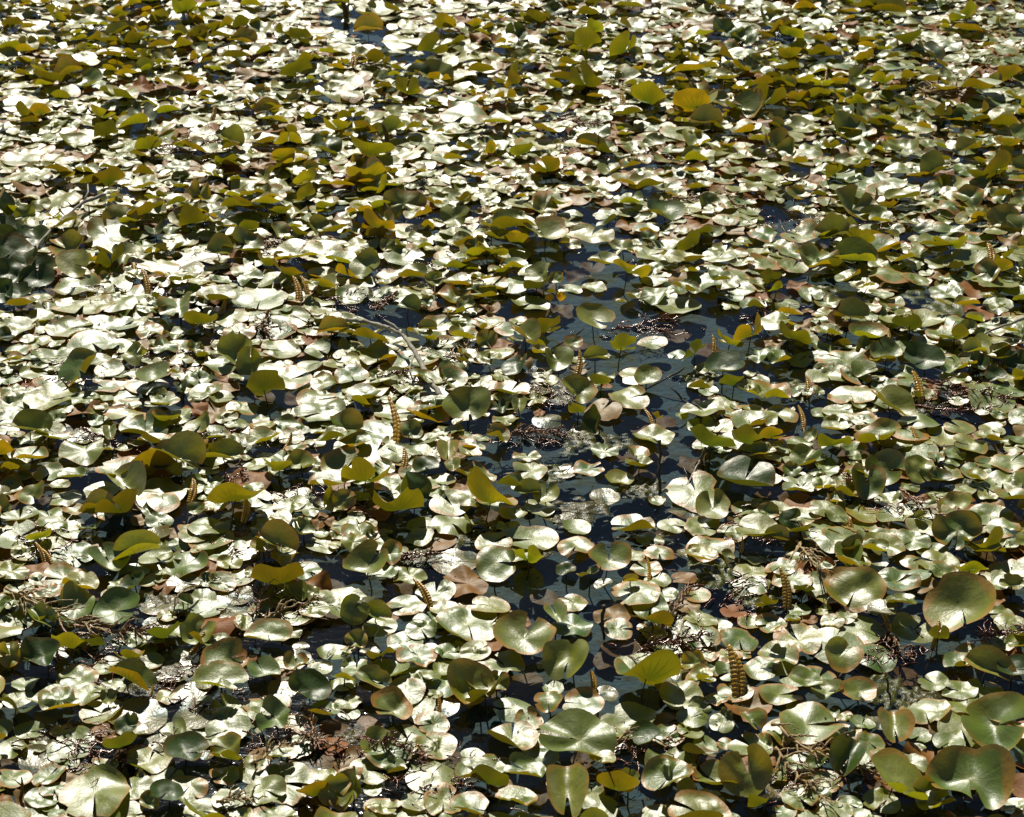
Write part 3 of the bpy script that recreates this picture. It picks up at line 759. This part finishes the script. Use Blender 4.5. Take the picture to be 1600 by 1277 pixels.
def describe(L):
    w, k = L['wpx'], L['kind']
    size = 'broad' if w > 80 else 'middling' if w > 52 else 'small'
    if L['wet'] > 0.5: tone = 'wet brownish'
    elif L['dead'] > 0.5: tone = 'dead brown'
    elif L['dark'] > 0.5: tone = 'dark green'
    elif k == 'K': tone = 'ochre-backed'
    elif k in 'FN' and L['brown'] > 0.6: tone = 'rusty-rimmed'
    elif L['tone'] > 0.62: tone = 'yellowish'
    elif L['tone'] < 0.25: tone = 'green'
    else: tone = 'silvery'
    pose = {'F': 'lying flat', 'N': 'front rim curled', 'U': 'tipped up face-on', 'K': 'showing its underside', 'B': 'folded boat-like', 'C': 'cupped bowl-like'}[k]
    return size, tone, pose

used = {}
def place(L):
    ds = sorted(MARKS, key=lambda m: (m[1] - L['sx']) ** 2 + ((m[2] - L['sy']) * 1.3) ** 2)
    nm, mx, my = ds[0]
    dx, dy = L['sx'] - mx, (L['sy'] - my) * 1.3
    if math.hypot(dx, dy) < 14: rel = 'right at'
    elif abs(dy) > abs(dx): rel = 'in front of' if dy > 0 else 'behind'
    else: rel = 'right of' if dx > 0 else 'left of'
    return nm, rel, math.hypot(dx, dy)

for L in single:
    L['desc'] = describe(L)
    L['mark'], L['rel'], L['dist'] = place(L)
byk = {}
for L in single:
    byk.setdefault((L['desc'], L['mark'], L['rel']), []).append(L)
ORD = ['nearest', 'second nearest', 'third nearest', 'fourth nearest', 'fifth nearest', 'sixth nearest']
for (desc, mark, rel), ls in byk.items():
    ls.sort(key=lambda L: L['dist'])
    for n, L in enumerate(ls):
        s, tn, ps = desc
        core = f'{s} {tn} lily pad {ps}, '
        L['label'] = core + (f'{rel} {mark}' if len(ls) == 1 else f'{ORD[min(n, 5)]} {rel} {mark}')

# ------------------------------------------------------------------ link the pads
def stalk(L, V):
    top = V[0] + np.array([0, 0, -0.001])
    g = np.random.default_rng(L['seed'] + 1)
    u = dirv(L['az'] + 180) if L['kind'] == 'U' else dirv(g.uniform(-180, 180))
    foot = np.array([top[0] + u[0] * 0.25 * L['r'], top[1] + u[1] * 0.25 * L['r'], -0.10])
    s = np.linspace(0, 1, 6)[:, None]
    mid = (top + foot) / 2 + np.array([u[0], u[1], 0]) * 0.12 * L['r']
    pts = (1 - s) ** 2 * top + 2 * s * (1 - s) * mid + s ** 2 * foot
    return tube(pts, np.linspace(0.0017, 0.0026, 6), 6)

for L in single:
    if len(L['label'].split()) > 16: L['label'] = L['label'].replace(' lily pad', ' pad')
for L in single:
    fc = blade_faces(L['nr'], L['ns'])
    raised = L['kind'] in 'UKBC'
    if raised:
        root = empty('lily_pad', (float(L['base'][0]), float(L['base'][1]), 0.0))
        off = np.array([0, 0, L['base'][2]])
        mesh_obj('blade', L['P'] + off, fc, M_LEAF, root, {'leaf': L['a1'], 'leaf2': L['a2']})
        v, f = stalk(L, L['P'] + off)
        mesh_obj('stem', v, f, M_STEM, root)
    else:
        root = mesh_obj('lily_pad', L['P'], fc, M_LEAF, None, {'leaf': L['a1'], 'leaf2': L['a2']})
        root.location = L['base'].tolist()
    root['label'] = L['label']
    root['category'] = 'lily pad'
    root['group'] = 'lily pads on the pond'

def merged(name, ls):
    V, A1, A2, I, S, o = [], [], [], [], [], 0
    for L in ls:
        idx, sz = blade_faces(L['nr'], L['ns'])
        V.append(L['P'] + L['base']); A1.append(L['a1']); A2.append(L['a2'])
        I.append(idx + o); S.append(sz); o += len(L['P'])
    return mesh_obj(name, np.concatenate(V), (np.concatenate(I), np.concatenate(S)), M_LEAF, None,
                    {'leaf': np.concatenate(A1), 'leaf2': np.concatenate(A2)})
mo = merged('lily_pads', mass)
mo['kind'] = 'stuff'
mo['label'] = 'countless smaller lily pads packed across the pond surface'
mo['category'] = 'lily pads'
# stalks of the raised pads in the mass
sv = [stalk(L, L['P'] + L['base']) for L in mass if L['kind'] in 'UKBC' and -40 < L['px'] < 1640]
v, f = joinvf(sv)
so = mesh_obj('lily_stalks', v, f, M_STEM)
so['kind'] = 'stuff'; so['label'] = 'thin stalks under the smaller raised lily pads'; so['category'] = 'stalks'

# drowned leaves under the surface
drown = []
for _ in range(1500):
    y = 2.6 + 7.5 * random.random(); half = 0.27 * y + 0.3
    x = random.uniform(-half, half)
    if random.random() < 0.6: continue
    px, py = project(np.array([x, y, 0.0]))
    L = make_leaf('F', px, py, 2 * random.uniform(0.025, 0.06) * FPX / depth(np.array([x, y, 0.0])), [], False)
    L['dead'] = random.uniform(0.85, 1.0); L['dark'] = 0.35; L['wave'] = 1.4
    P, a1, a2 = blade(L, 3, 16)
    L.update(P=P, a1=a1, a2=a2, base=np.array([x, y, -random.uniform(0.012, 0.045)]), nr=3, ns=16)
    drown.append(L)
do = merged('drowned_leaves', drown)
do['kind'] = 'stuff'; do['label'] = 'sunken brown lily leaves dimly seen under the water'; do['category'] = 'sunken leaves'

# ------------------------------------------------------------------ algae and scum mats that break the surface
def mat_patch(px, py, w, h, hue):
    c = at(px, py)
    sx = 0.5 * w * depth(c) / FPX
    sy = 0.5 * h * depth(c) / FPX / (-ray(px, py)[2] / np.linalg.norm(ray(px, py)))
    n = 60
    u, v = np.meshgrid(np.linspace(-1.25, 1.25, n), np.linspace(-1.25, 1.25, n), indexing='ij')
    g = np.random.default_rng(int(px * 13 + py))
    nz = np.zeros_like(u)
    for k in range(26):
        a = g.uniform(0, 6.28); fq = g.uniform(3, 30)
        nz += np.sin((u * math.cos(a) + v * math.sin(a)) * fq + g.uniform(0, 6.28)) / (1 + fq * 0.07)
    nz /= 3.2
    z = 0.0035 * nz + 0.006 * (0.30 - (u ** 2 + v ** 2)) + 0.0005
    hcur, _, _ = hf_get(c[0] + u.ravel() * sx, c[1] + v.ravel() * sy)
    z = z.ravel()
    V = np.stack([c[0] + u.ravel() * sx, c[1] + v.ravel() * sy, np.clip(z, -0.02, 0.007)], 1)
    F = [(i * n + j, (i + 1) * n + j, (i + 1) * n + j + 1, i * n + j + 1) for i in range(n - 1) for j in range(n - 1)]
    up = V[:, 2] > -0.0012
    F = [q for q in F if up[list(q)].any()]
    ids = np.unique(np.array(F).ravel()) if F else np.array([0])
    new = np.zeros(len(V), dtype=int); new[ids] = np.arange(len(ids))
    V = V[ids]; F = [tuple(int(new[k]) for k in q) for q in F]
    A = np.tile([0.35 + 0.65 * hue, 0, 0, 1], (len(V), 1))
    return V, F, A
MATS = [(1470,475,130,50,1),(1120,895,100,55,.9),(850,738,110,36,.6),(130,725,140,45,.8),(1530,750,90,60,.9),(860,610,110,50,.15),(1385,1085,110,60,.6),(250,1055,200,90,.05),
 (75,1165,130,80,0),(640,865,120,55,.3),(1045,965,80,60,.2),(1450,1095,90,60,.1),(1100,590,70,30,.9),(430,510,170,40,.5),(900,800,120,50,.1),(690,830,150,60,.5),(820,855,120,40,.1),
 (1000,760,90,40,.3),(1240,610,90,40,.7),(600,600,90,40,.5),(270,940,130,70,.05),(700,1210,120,50,.05),(1420,630,110,40,.4),(930,690,150,40,.4),(1290,460,100,36,.7),(1180,930,90,50,.7),(1010,840,90,34,.15),(560,1150,120,50,.05),(1250,1230,140,60,.05)]
P = [mat_patch(*q) for q in MATS]
V, F, o = [], [], 0
for v, f, a in P:
    V.append(v); F += [tuple(i + o for i in q) for q in f]; o += len(v)
ao = mesh_obj('algae', np.concatenate(V), F, M_ALGAE, None, {'leaf': np.concatenate([a for _, _, a in P])})
ao['kind'] = 'stuff'; ao['label'] = 'wet green and grey algae scum on the open water'; ao['category'] = 'algae'

# floating crumbs: seeds, bits of stalk and leaf
parts = []
for _ in range(5200):
    y = 2.7 + 7.5 * random.random() ** 1.2; half = 0.27 * y + 0.2
    x = random.uniform(-half, half)
    l, wd = random.uniform(0.002, 0.007), random.uniform(0.0008, 0.0024)
    h0 = float(hf_get(np.array([x]), np.array([y]))[0][0])
    if h0 > 0.006 and random.random() < 0.85: continue
    a = random.uniform(0, 6.28)
    c, s = math.cos(a), math.sin(a)
    z = h0 + 0.0008
    vv = np.array([(-l, 0, 0), (0, -wd, 0.0004), (l, 0, 0), (0, wd, 0.0004), (0, 0, wd * 1.1)])
    vv = np.stack([vv[:, 0] * c - vv[:, 1] * s + x, vv[:, 0] * s + vv[:, 1] * c + y, vv[:, 2] + z], 1)
    parts.append((vv, [(0, 1, 4), (1, 2, 4), (2, 3, 4), (3, 0, 4)]))
v, f = joinvf(parts)
co = mesh_obj('floating_debris', v, f, M_CRUMB, smooth=False)
co['kind'] = 'stuff'; co['label'] = 'brown crumbs and seeds floating between the pads'; co['category'] = 'debris'

# rotting strands and scraps matted into the gaps
LITTER = [(300,1060,170,60),(120,1010,150,50),(420,940,110,60),(450,1150,110,50),(620,1185,110,30),(1060,1015,90,25),(1270,900,70,50),(1500,625,120,30),(1290,1210,130,60),(160,1170,120,50),
 (440,390,80,25),(700,560,60,40),(840,685,80,16),(850,620,70,30),(560,470,110,25),(420,510,120,30),(640,600,60,40),(250,560,120,30),(80,590,90,30),(350,690,110,30),(180,700,110,25),(500,780,80,30),(370,860,90,30),
 (1010,515,90,15),(1110,320,80,20),(1200,500,50,30),(1430,800,70,30),(1490,150,80,30),(290,240,90,25),(1400,1030,70,30),(700,1230,130,40),(980,1180,80,30),(1180,830,90,40),(1330,760,80,30),(1250,350,90,30),(900,200,80,15),(990,140,60,12),
 (700,420,120,25),(180,460,140,30),(60,860,90,40),(1150,930,70,40),(1560,1000,60,30),(240,330,160,30),(600,300,150,25),(1400,350,120,25),(1000,250,140,20)]
parts = []
for (lx, ly, lw, lh) in LITTER:
    g = np.random.default_rng(int(lx + ly * 3))
    for _ in range(int(24 + lw * 0.28)):
        p = at(lx + g.normal(0, 0.42) * lw, ly + g.normal(0, 0.42) * lh)
        ln = g.uniform(0.015, 0.06); a = g.uniform(0, 6.28); m = 7
        s = np.linspace(0, 1, m)
        ang = a + g.normal(0, 0.9) * s
        X = p[0] + np.concatenate(([0], np.cumsum(np.cos(ang[:-1])))) * ln / (m - 1)
        Y = p[1] + np.concatenate(([0], np.cumsum(np.sin(ang[:-1])))) * ln / (m - 1)
        hh, _, _ = hf_get(X, Y)
        Z = np.minimum(hh, 0.012) * 0.6 + g.uniform(-0.002, 0.006) + 0.004 * np.sin(s * 3)
        if hh.mean() > 0.006 and g.random() < 0.5: Z += 0.008
        rad = g.uniform(0.0012, 0.0030) * (1 - 0.6 * s) * np.where(np.arange(m) % 2 == 0, 1.35, 0.8)
        parts.append(tube(np.stack([X, Y, Z], 1), rad, 4, False))
v, f = joinvf(parts)
lo = mesh_obj('plant_litter', v, f, M_RED)
lo['kind'] = 'stuff'; lo['label'] = 'rotting red-brown plant strands matted into gaps between the pads'; lo['category'] = 'plant litter'

# ------------------------------------------------------------------ rolled young leaves
def tagged(o, label, cat, group=None):
    o['label'] = label; o['category'] = cat
    if group: o['group'] = group
    return o

def near_mark(px, py):
    nm, mx, my = min(MARKS, key=lambda m: (m[1] - px) ** 2 + ((m[2] - py) * 1.3) ** 2)
    dx, dy = px - mx, (py - my) * 1.3
    rel = ('in front of' if dy > 0 else 'behind') if abs(dy) > abs(dx) else ('right of' if dx > 0 else 'left of')
    return rel, nm, math.hypot(dx, dy)

# x y length lean width-share dark?
ROLLS = {(0,0): "597 100 95 0 .26 1;1160 475 110 -25 .2 1;985 530 90 15 .25 0;1100 530 110 -15 .2 1;330 1120 120 20 .2 1;470 1180 120 -30 .2 1;610 1250 70 -20 .3 0;240 20 90 0 .26 1",
 (530,0): "25 50 120 -10 .5 1;215 640 180 -8 .34 1;1190 670 160 12 .16 1;780 600 90 30 .2 0;600 120 60 0 .2 1;60 290 80 5 .3 0;770 480 70 5 .2 0;1310 480 120 5 .2 0",
 (1060,0): "80 450 190 -15 .38 1;690 370 100 25 .22 0;410 400 90 28 .2 0;1040 370 90 -8 .22 0;1455 1185 120 3 .28 0;920 910 90 25 .22 0;690 940 90 20 .2 1",
 (0,420): "650 70 150 -28 .2 0;1030 185 110 28 .22 0;1355 110 160 -20 .2 0;1395 90 120 -30 .2 0;1130 1115 130 3 .26 0;885 1030 120 8 .3 0;310 545 100 -30 .25 1;840 540 110 -15 .22 1;180 730 120 35 .2 0;1340 810 110 35 .22 0",
 (530,420): "225 710 260 -17 .15 0;300 890 130 10 .25 0;1115 450 150 18 .2 0;1100 300 110 60 .2 1;1560 480 110 60 .2 1;1560 580 110 -45 .2 1;1420 700 110 -40 .18 0",
 (1060,420): "1462 30 130 2 .3 0;1110 550 160 -8 .2 0;605 548 110 3 .24 0;1100 795 130 -8 .2 0;570 690 120 -10 .2 0;980 312 80 15 .2 0;165 350 90 3 .25 0;795 1190 90 -8 .3 0;700 1090 100 12 .2 0",
 (0,847): "150 70 150 -55 .2 0;180 100 150 -65 .2 0;100 1150 170 12 .22 1;930 480 130 50 .25 0;700 700 80 20 .2 0",
 (530,847): "350 260 190 -55 .22 0;1170 650 110 -12 .3 0;1430 130 140 0 .13 0;460 760 110 8 .2 0",
 (1060,847): "490 215 200 -6 .22 0;262 610 270 -8 .3 0;1220 435 150 38 .2 0;950 370 130 -30 .22 0;60 990 90 -35 .3 0;960 650 120 -12 .2 1;300 20 90 20 .2 0"}

def one_roll(L, rad, side, ribs, g, amp=0.24):
    n = 4 * ribs + 1
    s = np.linspace(0, 1, n)
    prof = rad * (0.35 + 0.75 * np.sin(np.pi * (0.10 + 0.80 * s)) ** 0.8) * (1 - 0.25 * s)
    prof *= 1 + amp * np.cos(s * ribs * 2 * math.pi)
    prof[0] = rad * 0.2; prof[-1] *= 0.45
    bow = 0.07 * L * np.sin(np.pi * s)
    pts = np.stack([side * prof * 0.88 + bow, 0.02 * L * np.sin(2 * s), s * L], 1)
    return tube(pts, prof, 10)

rolls = []
for (ox, oy), txt in ROLLS.items():
    for e in txt.split(';'):
        x, y, ln, lean, ws, dk = map(float, e.split())
        px, py, ln = ox + x / ZS, oy + y / ZS, ln / ZS * (0.72 if dk else 1.0)
        if dk: ws *= 0.62
        bx, by = px - 0.5 * ln * math.sin(R(lean)), py + 0.5 * ln * math.cos(R(lean))
        b = at(bx, by)
        el = math.asin(-ray(bx, by)[2] / np.linalg.norm(ray(bx, by)))
        bk = random.uniform(-6, 8) if dk else random.uniform(50, 62)
        Lm = ln * depth(b) / FPX / math.cos(el - R(bk))
        root = empty('rolled_leaf', b.tolist())
        root.rotation_euler = (-R(bk), R(lean * 0.95), 0)
        g = np.random.default_rng(int(px * 7 + py))
        rad = Lm * ws * 0.27
        mat = M_ROLLD if dk else M_ROLL
        for s in (-1, 1):
            v, f = one_roll(Lm * (1.0 if s < 0 else random.uniform(0.86, 0.98)), rad * (1 if s < 0 else random.uniform(0.7, 1)), s, 13, g, 0.04 if dk else 0.10)
            if random.random() < 0.5: v[:, 0] *= 1.0
            mesh_obj('roll', v, f, mat, root)
        v, f = tube([(0, 0, -0.09), (0.002, 0, -0.03), (0, 0, 0.12 * Lm)], [0.003, 0.003, 0.003], 6)
        mesh_obj('stem', v, f, M_STEM, root)
        rel, nm, d = near_mark(px, py)
        lw = 'tall' if ln > 52 else 'short' if ln < 34 else 'middling'
        lt = 'upright' if abs(lean) < 13 else 'right-leaning' if lean > 0 else 'left-leaning'
        rolls.append((root, f'{lw} {"dark brown" if dk else "ochre"} rolled leaf, {lt},', rel, nm, d, (px, py)))
for root, core, rel, nm, d, p in rolls:
    if abs(p[0] - 1148) < 3 and abs(p[1] - 1053) < 6:
        tagged(root, 'fat ochre rolled leaf with deep ribs standing among flat silvery pads', 'rolled leaf', 'rolled young lily leaves'); continue
    same = sorted([q for q in rolls if q[1:4] == (core, rel, nm)], key=lambda q: q[4])
    n = [q[0] for q in same].index(root)
    tail = f'{rel} {nm}' if len(same) == 1 else f'{ORD[n]} {rel} {nm}'
    tagged(root, f'{core} {tail}', 'rolled leaf', 'rolled young lily leaves')

# ------------------------------------------------------------------ dry sprigs
def lift(p, extra):
    h = float(hf_get(np.array([p[0]]), np.array([p[1]]))[0][0])
    return np.array([p[0], p[1], max(h, 0) + extra])

def strand(pts, r0, beads):
    pts = np.asarray(pts)
    n = len(pts)
    s = np.linspace(0, 1, n)
    rad = 1.5 * r0 * (1 - 0.65 * s)
    if beads: rad = rad * np.where(np.arange(n) % 2 == 0, 1.5, 0.75)
    return tube(pts, rad, 4)

def sprig(path, mat, label, n_side, side_len, seed, curl=0.3, r0=0.0022, up=0.012, fan=45):
    g = np.random.default_rng(seed)
    W = [lift(at(x, y), up + g.uniform(0, 0.008)) for x, y in path]
    W = np.array(W)
    q = np.linspace(0, len(W) - 1, 18)
    C = np.stack([np.interp(q, np.arange(len(W)), W[:, k]) for k in range(3)], 1)
    C[:, 2] = np.convolve(np.pad(C[:, 2], 2, mode='edge'), np.ones(5) / 5, 'valid')
    C[1:-1] += g.normal(0, 0.0025, (16, 3))
    o = C[0].copy()
    v, f = strand(C - o, r0 * 1.25, True)
    root = mesh_obj('dry_sprig', v, f, mat)
    root.location = o.tolist()
    tagged(root, label, 'dry sprig', 'dry sprigs fallen on the pads')
    sl = side_len * depth(C[9]) / FPX
    for k in range(n_side):
        t = g.uniform(0.08, 0.98)
        i = int(t * 16)
        p = C[i]
        d = C[min(i + 1, 17)] - C[max(i - 1, 0)]
        a = math.atan2(d[1], d[0]) + g.choice([-1, 1]) * R(g.uniform(0.5, 1.2) * fan)
        l = sl * g.uniform(0.5, 1.1) * (1.1 - 0.5 * t)
        m = 10
        s = np.linspace(0, 1, m)
        tw = g.normal(0, curl)
        ang = a + tw * s * 3
        st = l / (m - 1)
        X = p[0] + np.concatenate(([0], np.cumsum(np.cos(ang[:-1]) * st)))
        Y = p[1] + np.concatenate(([0], np.cumsum(np.sin(ang[:-1]) * st)))
        Z = p[2] + g.normal(0.004, 0.012) * np.sin(s * 2.4) + g.normal(0, 0.0012, m)
        hh, _, _ = hf_get(X, Y)
        Z = np.maximum(Z, np.minimum(hh, 0.02) + 0.001)
        v, f = strand(np.stack([X, Y, Z], 1) - o, r0 * g.uniform(0.6, 0.95), True)
        mesh_obj('branchlet', v, f, mat, root)

SPRIGS = [
 ([(225,245),(290,235),(360,225)], M_STRAW, 'tangled heap of pale straw strands lying on the pads', 34, 34, 1.0, 90),
 ([(400,385),(450,392),(495,398)], M_BROWN, 'small brown sprig tuft on the pads behind flat silvery leaves', 24, 26, .6, 70),
 ([(1050,320),(1100,316),(1155,322)], M_STRAW, 'straw-brown sprig beside the small water gap', 20, 26, .5, 50),
 ([(705,595),(725,560),(738,528)], M_STRAW, 'pinkish straw sprig sticking up beside the pale bare twig', 16, 26, .4, 45),
 ([(780,690),(830,682),(890,684)], M_BROWN, 'flat brown frond floating at the back of the open pool', 36, 26, .2, 22),
 ([(395,978),(415,940),(445,900)], M_BROWN, 'twiggy brown sprig standing among wet pads', 18, 40, .2, 45),
 ([(405,985),(450,965),(510,945)], M_STRAW, 'pale brown sprig lying across the foot of the twiggy brown sprig', 14, 32, .3, 40),
 ([(12,938),(60,965),(140,990),(250,1012)], M_STRAW, 'feathery brown frond with its thin tip reaching between silvery pads', 44, 60, .2, 38),
 ([(110,985),(180,1000),(255,1008)], M_BROWN, 'dark brown matted frond beneath the feathery brown frond', 34, 34, .4, 55),
 ([(70,960),(105,1000),(150,1045)], M_BROWN, 'brown sprig running down from the feathery frond to a silvery pad', 14, 24, .2, 35),
 ([(1245,855),(1262,890),(1288,935)], M_STRAW, 'hanging straw sprig of long strands in front of dark hollow', 26, 60, .2, 28),
 ([(1440,608),(1500,622),(1585,636)], M_RED, 'reddish sprig mat on water between raised pads and thin grey twig', 34, 36, .3, 30),
 ([(1430,640),(1500,650),(1560,650)], M_RED, 'shorter red-brown sprig just in front of the reddish sprig mat', 14, 24, .3, 30),
 ([(1205,1145),(1260,1185),(1330,1205),(1450,1245)], M_STRAW, 'long straw sprig lying over a broad olive pad', 26, 44, .3, 38),
 ([(1210,1185),(1250,1225),(1300,1275)], M_STRAW, 'bushy straw sprig cut by the bottom edge beside the long straw sprig', 30, 50, .5, 50),
 ([(1030,1000),(1055,960),(1080,915)], M_BROWN, 'brown sprig upright between silvery pads beside the narrow channel', 18, 30, .3, 30),
 ([(490,1180),(488,1140),(475,1095)], M_BROWN, 'thin brown sprig rising through bright green pads', 12, 30, .3, 35),
 ([(460,1160),(500,1170),(540,1185)], M_BROWN, 'dark brown sprig heap at the foot of bright green pads', 22, 34, .5, 60),
 ([(1405,785),(1435,808),(1475,835)], M_BROWN, 'brown sprig slanting between raised pads and big round olive pad', 20, 34, .2, 30),
 ([(1430,160),(1480,150),(1540,140)], M_STRAW, 'pale straw heap on the pads near the top corner', 34, 40, .8, 70),
 ([(1465,165),(1510,135),(1560,95)], M_STRAW, 'straight straw stalk standing out of the pale straw heap', 8, 30, .3, 30),
 ([(1005,1020),(1060,1014),(1115,1012)], M_RED, 'red-brown wet sprig lying at the edge of the channel', 26, 22, .3, 30),
 ([(955,522),(1010,508),(1065,500)], M_RED, 'dark red sprig floating on the upper channel', 20, 22, .3, 25),
 ([(1375,985),(1400,1010),(1428,1040)], M_BROWN, 'brown sprig draped over pads in front of the big round olive pad', 16, 26, .3, 40),
 ([(560,1165),(600,1180),(660,1195)], M_RED, 'tangled red-brown sprig by the bottom pads with twin lobes', 30, 40, .6, 60),
 ([(1540,1002),(1570,1004),(1599,1010)], M_RED, 'small red-brown sprig at the edge beside the big round olive pad', 14, 22, .3, 30),
 ([(1185,475),(1195,500),(1205,525)], M_BROWN, 'small orange-brown sprig beside raised pads and the water gap', 12, 20, .3, 40),
 ([(955,130),(985,138),(1015,142)], M_BROWN, 'orange-brown clump among far pads', 20, 22, .6, 60),
 ([(870,200),(905,205),(945,205)], M_BROWN, 'dull brown sprig mat among far pads', 22, 28, .6, 60),
 ([(935,1195),(960,1175),(990,1150)], M_STRAW, 'pale straw sprig leaning on the small dark bowl pad', 16, 34, .4, 45),
 ([(1035,1170),(1048,1165),(1060,1172)], M_BROWN, 'tiny brown sprig scrap beside the dark cupped pad', 6, 18, .5, 60),
 ([(620,882),(655,876),(695,872)], M_RED, 'wet red-brown sprig behind the upper part of the channel', 16, 20, .3, 30),
 ([(340,1265),(375,1262),(420,1268)], M_STRAW, 'straw sprig cut by the bottom edge below raised pads', 20, 30, .5, 50),
 ([(395,1215),(440,1185),(520,1160)], M_STRAW, 'pale straw sprig lying over a shiny green pad', 20, 34, .3, 40),
 ([(180,690),(150,688),(130,680)], M_RED, 'small dark red sprig beside the dark left gap', 12, 22, .4, 50),
 ([(350,775),(365,760),(385,750)], M_RED, 'dark red-brown sprig between folded pads and a ribbed roll', 16, 24, .3, 50),
 ([(620,470),(600,480),(585,488)], M_BROWN, 'brown sprig scrap at the back of the pale bare twig', 14, 20, .4, 50),
 ([(420,500),(410,520),(430,535)], M_BROWN, 'brown sprig scrap among rusty pads', 14, 22, .4, 50),
 ([(590,605),(620,600),(640,598)], M_RED, 'red-brown beaded sprig in the shadow of the bare twig', 10, 18, .3, 40),
]
for n, (path, mat, lab, ns_, sl, curl, fan) in enumerate(SPRIGS):
    sprig(path, mat, lab, ns_, sl, 100 + n, curl * 0.5, 0.0021 if path[0][1] > 500 else 0.0028, 0.010, fan)

# ------------------------------------------------------------------ bare twigs and stems
def branch(name, path, rpx, mat, label, cat, z0, forks=()):
    W = np.array([at(x, y, z) for (x, y), z in zip(path, z0)])
    q = np.linspace(0, len(W) - 1, 6 * (len(W) - 1) + 1)
    C = np.stack([np.interp(q, np.arange(len(W)), W[:, k]) for k in range(3)], 1)
    g = np.random.default_rng(len(path) * 31 + int(path[0][0]))
    C[1:-1] += g.normal(0, 0.0012, (len(C) - 2, 3))
    o = C[0].copy()
    r = rpx * depth(o) / FPX
    rad = r * np.linspace(0.8, 1.1, len(C)) * (1 + 0.12 * g.normal(size=len(C)))
    v, f = tube(C - o, rad, 8)
    root = mesh_obj(name, v, f, mat)
    root.location = o.tolist()
    tagged(root, label, cat)
    for fp, fz, fr in forks:
        Wf = np.array([at(x, y, z) for (x, y), z in zip(fp, fz)])
        v, f = tube(Wf - o, np.linspace(r * fr, r * fr * 0.5, len(Wf)), 6)
        mesh_obj('fork', v, f, mat, root)
    return root

branch('bare_twig', [(540,500),(575,503),(607,512),(628,522),(648,550),(666,585),(690,622)], 3.7, M_TWIG,
       'pale bare twig bent over the pads beside a raised green pad', 'twig', [.035,.05,.065,.07,.062,.05,.035],
       [([(628,522),(615,508),(600,500)], (.07,.08,.085), .6), ([(648,550),(640,575),(646,600)], (.062,.05,.035), .5)])
branch('bare_twig', [(48,408),(62,378),(95,345),(130,316),(165,304)], 2.6, M_TWIG,
       'forked pale twig leaning out of the shaded edge', 'twig', [.01,.03,.05,.07,.08],
       [([(130,316),(138,300),(137,288)], (.07,.085,.09), .8), ([(105,336),(120,338),(135,332)], (.055,.05,.05), .7)])
branch('bare_twig', [(1512,536),(1548,517),(1610,494)], 2.2, M_TWIG, 'thin grey twig reaching in from the far edge over dark pads', 'twig', [.03,.05,.08],
       [([(1515,535),(1560,538),(1610,536)], (.03,.03,.035), .6), ([(1540,521),(1575,528),(1605,532)], (.045,.05,.05), .5)])
branch('root', [(1058,778),(1078,752),(1092,725),(1102,700)], 2.6, M_ROOT, 'dark curved root at the edge of the open pool', 'root', [.0,.02,.03,.02],
       [([(1078,752),(1070,735),(1066,720)], (.02,.03,.03), .6)])
branch('bare_stem', [(1026,792),(1031,770),(1030,735),(1032,700),(1030,688)], 2.6, M_STEM, 'lone standing stem in the open pool before a floating pad', 'bare_stem', [-.03,.0,.05,.10,.12])  # this and the next two are bare plant stems
branch('bare_stem', [(944,1000),(941,975),(943,945)], 2.6, M_STEM, 'brown stem standing in the narrow channel beside silvery pads', 'bare_stem', [-.02,.02,.06])
branch('bare_stem', [(268,970),(275,935),(290,918),(315,915)], 1.4, M_STRAW, 'thin pale stem arching over wet crumpled pads', 'bare_stem', [.0,.05,.06,.03])

# yellow petals
yo = empty('yellow_petals', at(868, 470, 0.012).tolist())
tagged(yo, 'pair of bright yellow petals floating at the channel edge', 'petals')
for (dx, rot, h) in ((-0.018, 20, 0.026), (0.016, -15, 0.034)):
    nu, nv = 7, 7
    V = []
    for i in range(nu):
        for j in range(nv):
            u, w = i / (nu - 1), j / (nv - 1) * 2 - 1
            wd = 0.016 * math.sin(math.pi * (0.12 + 0.76 * u)) * (1 + 0.1 * math.sin(5 * u))
            V.append((dx + w * wd, 0.010 * u + 0.008 * w * w, h * u * (1 - 0.15 * w * w)))
    Fq = [(i * nv + j, (i + 1) * nv + j, (i + 1) * nv + j + 1, i * nv + j + 1) for i in range(nu - 1) for j in range(nv - 1)]
    p = mesh_obj('petal', V, Fq, M_YELLOW, yo)
    p.rotation_euler = (0, 0, R(rot))

print('PADS', len(heroes), len(fill), 'polys', sum(len(o.data.polygons) for o in COL.objects if o.type == 'MESH'))
